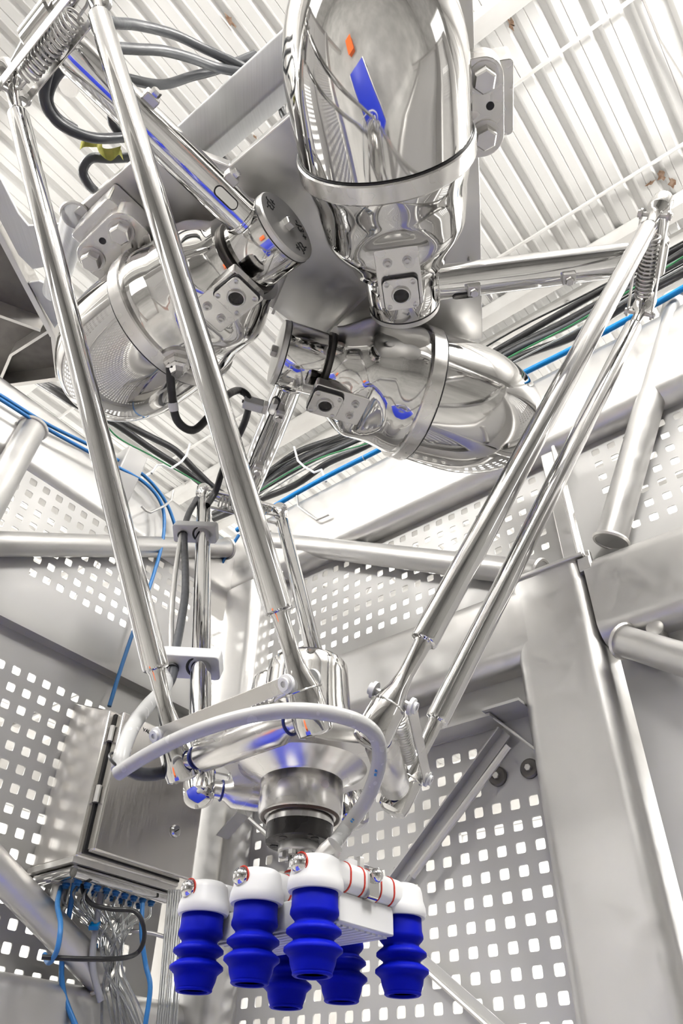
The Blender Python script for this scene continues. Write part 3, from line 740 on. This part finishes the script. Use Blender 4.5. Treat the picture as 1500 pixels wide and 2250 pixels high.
# drive cable hanging from the left housing to the clamp on the rear upper arm
g0 = gl + GD * .05
armp = lambda s, o=0: HUB[2] + (ELB[2] - HUB[2]).normalized() * s
dv = g0.dot(CF)
dcl = armp(.13).dot(CF) - .05
pth = [g0] + D([(374, 800, dv), (378, 870, dv + .02), (390, 925, dv + .04), (425, 945, dv + .08), (462, 912, dv + .12), (495, 872, dv + .15), (522, 858, dcl - .01), (542, 868, dcl), (546, 890, dcl), (538, 925, dcl + .05), (520, 965, dcl + .1), (490, 1030, dcl + .2), (474, 1078, dcl + .25), (455, 1110, dcl + .2)])
cb = cable('black cable drooping in a loop from the left motor housing', pth, .0105, BLK)
MB().tube(D([(379, 884, dv + .022), (382, 902, dv + .03)]), .0125, 12).build('tape_wrap', WPL, cb)
# white clamp on the rear arm
c = on_d(556, 888, dcl)
ca = thing('cable_clamp', 'white plastic cable clamp on the rear upper arm under the drum', 'clamp', c - ZV * .02)
aD = (ELB[2] - HUB[2]).normalized()
MB().box(c, AX[2] * .028, aD.cross(AX[2]) * .016, aD * .014).build('clamp_body', WPL, ca, bevel=.003)
MB().box(c - AX[2] * .034, AX[2] * .007, aD.cross(AX[2]) * .012, aD * .016).build('clamp_bracket', SAT, ca, bevel=.002)
MB().hexb(c + AX[2] * .028, AX[2], .005, .004).build('clamp_screw', DRK, ca)
# white clamp blocks on the rear left rod and the cables they carry
ra = ELB[2] + AX[2] * WP; rb_ = LOWP[2] + AX[2] * WP; rdv = (rb_ - ra).normalized()
def rod_at(py):
    lo, hi = 0., 1.
    for _ in range(40):
        m = (lo + hi) / 2
        if proj(ra.lerp(rb_, m))[1] < py: lo = m
        else: hi = m
    return ra.lerp(rb_, lo)
CS = (CR - rdv * CR.dot(rdv)).normalized(); CN = rdv.cross(CS)
for i, (py, lab) in enumerate(((1168, 'upper white clamp block on the rear rod, below the spring'), (1455, 'lower white clamp block on the rear rod, above the milky hose'))):
    c = rod_at(py); t = thing('clamp_block', lab, 'clamp', c - rdv * -.02, 'white rod clamp blocks')
    tilt = (CS * .95 - rdv * -.26).normalized(); tn = CN; tl = tn.cross(tilt)
    o = MB().rtube(c - CS * .020 - tl * .016, c - CS * .020 + tl * .016, tilt, .125, .055, .008, 3).build('clamp_plate', WPL, t, bevel=.002)
    MB().torus(c + tl * (.0165 if tl.z < 0 else -.0165), rdv, .023, .0028, 28, 8).build('rubber_bush', BLK, t)
    MB().torus(c - CS * .053 + tl * (.0165 if tl.z < 0 else -.0165), rdv, .0115, .0028, 24, 8).build('rubber_bush', BLK, t)
    for e in (-.07, -.022, .032): MB().hexb(c + tilt * e - CN * .0 - rdv * .017, -rdv, .006, .007).build('cap_screw', SAT, t)
off = lambda py, x, n=0: rod_at(py) - CS * x + CN * n
cable('black cable bowed out beside the rear rod, between the clamp blocks', [off(1095, .02), off(1130, .045), off(1168, .053), off(1230, .045), off(1300, .040), off(1370, .046), off(1430, .053), off(1455, .053), off(1490, .058), off(1530, .085, 0), off(1560, .115)] + D([(300, 1590, 1.22), (270, 1640, 1.10), (285, 1690, 1.08), (330, 1702, 1.10), (390, 1690, 1.13)]), .0095, GRYC)
cable('thin grey pneumatic tube beside the rear rod, outer one', [off(1168, .060), off(1230, .066), off(1300, .068), off(1370, .066), off(1440, .060)], .0065, SAT, 'pneumatic_tube', 'tube')
cable('milky tube rising from the hose end beside the cabinet', D([(262, 1690, 1.02), (268, 1655, 1.04), (290, 1600, 1.10), (325, 1550, 1.2), (365, 1505, 1.32)]) + [off(1470, .075)], .0115, HOSE, 'milky_tube', 'tube', n=14)
hz = cable('milky vacuum hose curving in a wide arc over the platform to the gripper', [HF] + D([(760, 1820, .99), (800, 1765, .97), (824, 1710, .955), (834, 1655, .94), (822, 1613, .925), (785, 1585, .915), (720, 1567, .91), (640, 1561, .91), (560, 1570, .92), (480, 1590, .93), (400, 1620, .95), (330, 1655, .97), (285, 1682, .985), (258, 1700, .99)]), .0098, HOSE, 'vacuum_hose', 'hose', n=16, seg=8)
for (x, y, d_) in ((262, 1672, 1.03),): MB().torus(on_d(x, y, d_), CR * .6 + CU * .8, .016, .002, 20, 6).build('cable_tie', BLK, hz)
for (x0, y0, x1, y1, dd) in ((824, 1705, 829, 1672, .9395), (771, 1806, 783, 1791, .9745), (738, 1846, 751, 1831, .983)):
    for q in range(4):
        p = on_d(x0 + (x1 - x0) * q / 3.5, y0 + (y1 - y0) * q / 3.5, dd); p2 = on_d(x0 + (x1 - x0) * (q + .55) / 3.5, y0 + (y1 - y0) * (q + .55) / 3.5, dd)
        dv_ = p2 - p
        MB().box((p + p2) / 2, dv_ / 2, dv_.cross(CF).normalized() * .0016, CF * .0008).build('printed_mark', BHOS, hz)
# cables crowding behind the left elbow
UPC = [('grey cable arching from the top left elbow to the support beam, topmost', [(215, 35, 1.62), (250, 50, 1.7), (300, 55, 1.8), (380, 75, 1.9), (450, 108, 1.98), (520, 140, 2.04), (575, 170, 2.1)]),
       ('grey cable arching to the support beam, second from the top', [(250, 105, 1.66), (300, 108, 1.74), (360, 112, 1.82), (420, 128, 1.9), (475, 148, 1.98), (560, 165, 2.05)]),
       ('grey cable looping left around the elbow and rising to the beam', [(560, 120, 2.1), (480, 152, 2.03), (420, 168, 1.97), (350, 186, 1.9), (250, 165, 1.8), (165, 140, 1.72), (125, 165, 1.7), (105, 215, 1.72), (125, 258, 1.76), (165, 285, 1.8)]),
       ('grey cable making the widest loop below the elbow spring', [(140, 70, 1.62), (118, 120, 1.64), (98, 190, 1.68), (102, 235, 1.7), (135, 275, 1.74), (200, 302, 1.8), (270, 302, 1.88), (340, 290, 1.95)]),
       ('short grey cable curl behind the long front rod', [(300, 205, 1.9), (258, 230, 1.88), (246, 262, 1.88), (262, 290, 1.9), (290, 305, 1.95)]),
       ('grey cable curl under the yellow tape', [(300, 345, 1.98), (240, 348, 1.94), (200, 348, 1.92), (182, 375, 1.92), (195, 405, 1.95), (215, 425, 2.0)]),
       ('black cable sweeping behind the left side of the top housing', [(480, 290, 2.1), (530, 250, 2.15), (590, 205, 2.1), (640, 200, 2.05), (700, 215, 2.0)]),
       ('black cable bent down to the edge of the base plate', [(640, 160, 2.1), (560, 225, 2.14), (500, 265, 2.12), (478, 300, 2.1), (484, 340, 2.08), (515, 378, 2.08)]),
       ('black cable straight beside the bright support beam', [(648, 150, 2.16), (600, 185, 2.17), (560, 225, 2.18), (500, 290, 2.2)]),
       ('black cable dropping past the rim of the top housing', [(650, 150, 2.12), (620, 230, 2.12), (628, 265, 2.1)])]
for lab, pts in UPC: cable(lab, D(pts), .0125 if 'grey' in lab else .0105, GRYC if 'grey' in lab else BLK, group='cables behind the left elbow')
# yellow-green tape ribbon
rb0 = D([(178, 322, 1.90), (190, 308, 1.90), (212, 312, 1.9), (222, 330, 1.9), (240, 338, 1.9), (262, 332, 1.91), (270, 340, 1.93)])
sp = spline(rb0, 6); ring0 = [p + CU * .013 + CR * .006 * math.sin(i * .5) for i, p in enumerate(sp)]; ring1 = [p - CU * .013 - CF * .01 * math.cos(i * .4) for i, p in enumerate(sp)]
mbt = MB()
for a, b in ((ring0, ring1),):
    k = len(a); mbt.loft([a, b, [p + CF * .0012 for p in b], [p + CF * .0012 for p in a]], False, False, closed=False)
tag(mbt.build('tape_ribbon', YEL, ang=80), 'crumpled yellow-green tape hanging from the cables at upper left', 'tape')
# cable bundle on the right ring beam
def run_u(lst, u): return [on_u(a, b, u) for a, b in lst]
RB_ = [('thickest black cable of the bundle on the right ring beam', .019, BLK, 1.84, [(470, 1130), (560, 1085), (620, 1040), (690, 1000), (760, 975), (860, 925), (980, 850), (1110, 775), (1250, 705), (1400, 620), (1520, 545)]),
       ('black cable lying lowest in the right ring beam bundle', .016, BLK, 1.80, [(470, 1140), (570, 1098), (650, 1065), (720, 1018), (800, 982), (900, 925), (1020, 850), (1140, 785), (1270, 735), (1400, 655), (1520, 590)]),
       ('black cable along the top of the right ring beam bundle', .015, BLK, 1.86, [(540, 1080), (600, 1030), (660, 990), (760, 955), (860, 905), (980, 835), (1100, 765), (1230, 690), (1390, 600), (1520, 530)]),
       ('grey cable in the middle of the right ring beam bundle', .012, GRYC, 1.78, [(540, 1095), (610, 1055), (690, 1010), (780, 970), (900, 915), (1020, 840), (1130, 770), (1250, 715), (1390, 632), (1520, 560)]),
       ('dark grey cable near the wall in the right bundle', .012, GRYC, 1.88, [(560, 1070), (650, 1010), (760, 962), (900, 890), (1100, 780), (1290, 690), (1400, 640), (1520, 575)]),
       ('thin green wire in the right ring beam bundle', .0035, GRN, 1.755, [(560, 1085), (640, 1035), (720, 1000), (830, 965), (960, 890), (1110, 790), (1260, 712), (1400, 628), (1520, 552)]),
       ('thin black wire stretched above the right ring beam bundle', .004, BLK, 1.80, [(560, 1050), (640, 1010), (800, 930), (1090, 748), (1300, 640), (1520, 520)]),
       ('thin white wire in the right ring beam bundle', .0035, HOSE, 1.758, [(575, 1090), (650, 1042), (730, 1002), (840, 962), (980, 885), (1120, 800), (1270, 722), (1400, 642), (1520, 575)])]
for lab, r, m, u_, pts in RB_: cable(lab, run_u(pts, u_), r, m, group='cable bundle on the right ring beam')
bh = cable('bright blue air hose along the right ring beam', run_u([(520, 1165), (620, 1102), (720, 1046), (840, 985), (960, 920), (1120, 835), (1270, 760), (1400, 690), (1520, 622)], 1.70), .011, BHOS2, 'air_hose', 'hose')
for (x, y) in ((800, 1006), (585, 1125)): MB().torus(on_u(x, y, 1.70), V, .011, .002, 20, 6).build('cable_tie', HOSE, bh)
# cables on the left ring beam
def run_v(lst, v): return [on_v(a, b, v) for a, b in lst]
LB_ = [('upper black cable on the left ring beam', .016, BLK, 2.02, [(150, 870), (240, 915), (330, 960), (385, 990), (430, 1035), (480, 1080), (540, 1110)]),
       ('lower black cable on the left ring beam', .015, BLK, 1.98, [(160, 885), (250, 930), (330, 985), (400, 1030), (445, 1065), (490, 1095), (545, 1120)]),
       ('thin green wire sagging under the left ring beam cables', .0035, GRN, 1.96, [(200, 905), (260, 962), (330, 1000), (400, 1040), (470, 1080)])]
for lab, r, m, v_, pts in LB_: cable(lab, [on_z(-40, 760 + 10 * v_, 2.5), on_z(60, 810 + 8 * v_, 2.36)] + run_v(pts, v_), r, m, group='cables on the left ring beam')
cable('pale blue air hose along the left ring beam, upper one ending at the clamp block', run_v([(-60, 835), (0, 868), (100, 930), (190, 975), (260, 1012), (310, 1040), (345, 1075), (370, 1115), (388, 1165)], 1.92), .0068, BHOS, 'air_hose', 'hose', 'pale blue air hoses')
cable('pale blue air hose dropping from the left ring beam to the cabinet top', run_v([(-60, 843), (0, 877), (100, 940), (190, 990), (255, 1025), (310, 1055), (345, 1090), (360, 1130), (357, 1190), (335, 1270), (310, 1340), (285, 1410), (262, 1480), (240, 1552)], 1.90), .0068, BHOS, 'air_hose', 'hose', 'pale blue air hoses')
cable('thin steel-blue conduit slanting behind the long rod at the corner post', run_u([(525, 1175), (500, 1215), (475, 1260), (460, 1290)], 1.66), .007, BHOS, 'air_hose', 'hose')
# wire hooks
HK = [('white wire hook over the left ring beam cables, upper one', 'v', 1.93, [(417, 976), (410, 1000), (398, 1015), (375, 1030), (355, 1022), (345, 1022), (333, 1040)]),
      ('white wire hook over the pale blue hoses, lower one', 'v', 1.89, [(381, 1078), (376, 1100), (360, 1112), (330, 1126), (320, 1122), (311, 1112)]),
      ('white wire hook holding the right ring beam bundle', 'u', 1.735, [(646, 982), (654, 1012), (668, 1025), (690, 1038), (706, 1032), (716, 1058)]),
      ('white wire hook on the face of the right ring beam', 'u', 1.70, [(652, 1090), (655, 1112), (674, 1126), (696, 1142), (710, 1136), (723, 1130)])]
for lab, pl_, v_, pts in HK:
    o = MB().tube(run_v(pts, v_) if pl_ == 'v' else run_u(pts, v_), .005, 8).build('wire_hook', WPL if 'holding' in lab or 'upper' in lab else SAT, ang=60); tag(o, lab, 'hook', 'wire cable hooks')

# ------------------------------------------------------------------ switch cabinet and valve block on the left wall
cab = thing('switch_cabinet', 'brushed stainless switch cabinet with sloping top on the left wall', 'cabinet', W(1.34, 1.87, .564))
def uvbox(u0, u1, v0, v1, z0, z1): return quad_box(u0, u1, v0, v1, z0, z1)
vs = [W(1.168, 1.965, .564), W(1.168, 1.765, .564), W(1.168, 1.765, .962), W(1.168, 1.965, 1.042)]
MB().loft([vs, [p + U * .352 for p in vs]]).build('cabinet_body', CAB, cab, bevel=.004)
uvbox(1.185, 1.515, 1.760, 1.768, .575, .955).build('door_gasket', BLK, cab)
dr = uvbox(1.190, 1.535, 1.728, 1.760, .578, .957).build('door', CAB, cab, bevel=.005)
c = W(1.444, 1.727, .69)
lk = MB().lathe([(0, .017), (.004, .017), (.008, .0135), (.008, .0005)], c, -V, 24).build('lock', CHR, dr)
MB().box(c - V * .0082, (U * .7 + ZV * .5).normalized() * .008, (U * -.5 + ZV * .7).normalized() * .0014, V * .0006).build('lock_slot', BLK, dr)
for zz in (.70, .87): MB().tube([W(1.182, 1.755, zz), W(1.182, 1.755, zz + .045)], .008, 10).build('hinge', SAT, cab)
text_mesh('VAL', .015, on_v(322, 1606, 1.7275), U, ZV, INK, dr, 'door_lettering')
MB().box(W(1.34, 1.868, .557), U * .175, V * .098, ZV * .007).build('bottom_plate', DST, cab)
vb = thing('valve_block', 'valve block with blue push-in fittings under the switch cabinet', 'valve block', W(1.34, 1.87, .49))
MB().rtube(W(1.19, 1.79, .535), W(1.50, 1.79, .535), ZV, .030, .026, .011, 4).build('chrome_rail', CHR, vb)
MB().rtube(W(1.19, 1.79, .535), W(1.19, 1.95, .535), ZV, .030, .026, .011, 4).build('chrome_rail', CHR, vb)
uvbox(1.19, 1.50, 1.79, 1.95, .525, .550).build('manifold_body', SAT, vb, bevel=.003)
FT = []
for i in range(9):
    for j in range(2):
        c = W(1.225 + i * .031, 1.815 + j * .05, .526); FT.append(c)
        MB().lathe([(0, .0105), (.006, .0105), (.008, .008), (.013, .008), (.014, .005)], c, -ZV, 12).build('push_fitting', BHOS, vb)
MB().lathe([(0, .024), (.05, .024), (.055, .020), (.056, .001)], W(1.235, 1.90, .525), -ZV, 24).build('silencer', SAT, vb)
rnd = random.Random(3)
for i in range(26):
    c = FT[(i * 5 + 3) % len(FT)] - ZV * .012
    dd = 1.98 + rnd.uniform(-.04, .05)
    wx = 246 + rnd.uniform(-26, 26); bx = 275 + rnd.uniform(-55, 55)
    p0 = proj(c); mid_ = lambda f, e: (p0[0] + (wx - p0[0]) * f + rnd.uniform(-e, e))
    q = [c, c - ZV * .03]
    q += D([(mid_(.55, 5), 2035, dd - .02), (wx, 2075 + rnd.uniform(-12, 12), dd - .04), (wx + (bx - wx) * .30 - 12, 2140, dd - .06), (wx + (bx - wx) * .72 - 8, 2205, dd - .08), (bx, 2275, dd - .10)])
    cable('thin clear air tube hanging in the tangle under the valve block', q, .0030, CLR, 'clear_tube', 'tube', 'clear tubes under the valve block', n=7, seg=5)
for i in range(9):
    x = 358 + i * 5.0 + rnd.uniform(-1, 1)
    cable('thin clear air tube in the straight run down beside the cabinet', D([(x + 14, 1955, 2.06), (x + 6, 2040, 2.0), (x - 2 + rnd.uniform(-3, 3), 2140, 1.95), (x - 14, 2280, 1.88)]), .0034, CLR, 'clear_tube', 'tube', 'clear tubes beside the cabinet', n=7, seg=5)
cable('black cable looping around the clear tubes under the valve block', D([(178, 1935, 1.96), (185, 1965, 1.93), (205, 1988, 1.90), (250, 1998, 1.88), (295, 2002, 1.87), (314, 2030, 1.86), (316, 2065, 1.86), (300, 2095, 1.86), (260, 2106, 1.80), (180, 2107, 1.74), (92, 2103, 1.72)]), .0058, BLK)
cable('pale blue hose falling to the bottom edge below the cabinet', D([(166, 1925, 1.95), (155, 1990, 1.93), (142, 2070, 1.9), (135, 2140, 1.87), (145, 2200, 1.84), (175, 2275, 1.8)]), .0068, BHOS, 'air_hose', 'hose', 'pale blue air hoses')
cable('pale blue hose coiled around the slanting tube at lower left', D([(137, 1940, 1.98), (126, 1985, 1.85), (133, 2030, 1.76), (126, 2085, 1.72), (108, 2115, 1.74), (98, 2098, 1.80)]), .0064, BHOS, 'air_hose', 'hose', 'pale blue air hoses')
cable('pale blue hose beside the clear tubes, right of the tangle', D([(313, 1985, 1.98), (311, 2050, 1.93), (320, 2120, 1.9), (330, 2170, 1.86), (318, 2260, 1.82)]), .0062, BHOS, 'air_hose', 'hose', 'pale blue air hoses')
sp_ = cable('short steel pipe across the clear tubes under the cabinet', D([(262, 2050, 2.02), (290, 2046, 2.0), (330, 2050, 2.0), (360, 2058, 2.0)]), .0055, SAT, 'steel_pipe', 'pipe')
hs_ = cable('grey hose with two blue clips under the valve block', D([(222, 1960, 1.98), (212, 2030, 1.94), (204, 2090, 1.9), (206, 2140, 1.88), (222, 2200, 1.86)]), .0085, noise_on(mat('grey_hose', (.42, .43, .46), .4), (60, 60, 60), 3, .35, .45), 'grey_hose', 'hose')
for (x, y) in ((208, 2034), (202, 2083)): MB().box(on_d(x, y, 1.93), CR * .012, CU * .005, CF * .012).build('blue_clip', NAVY if False else BHOS2, hs_)
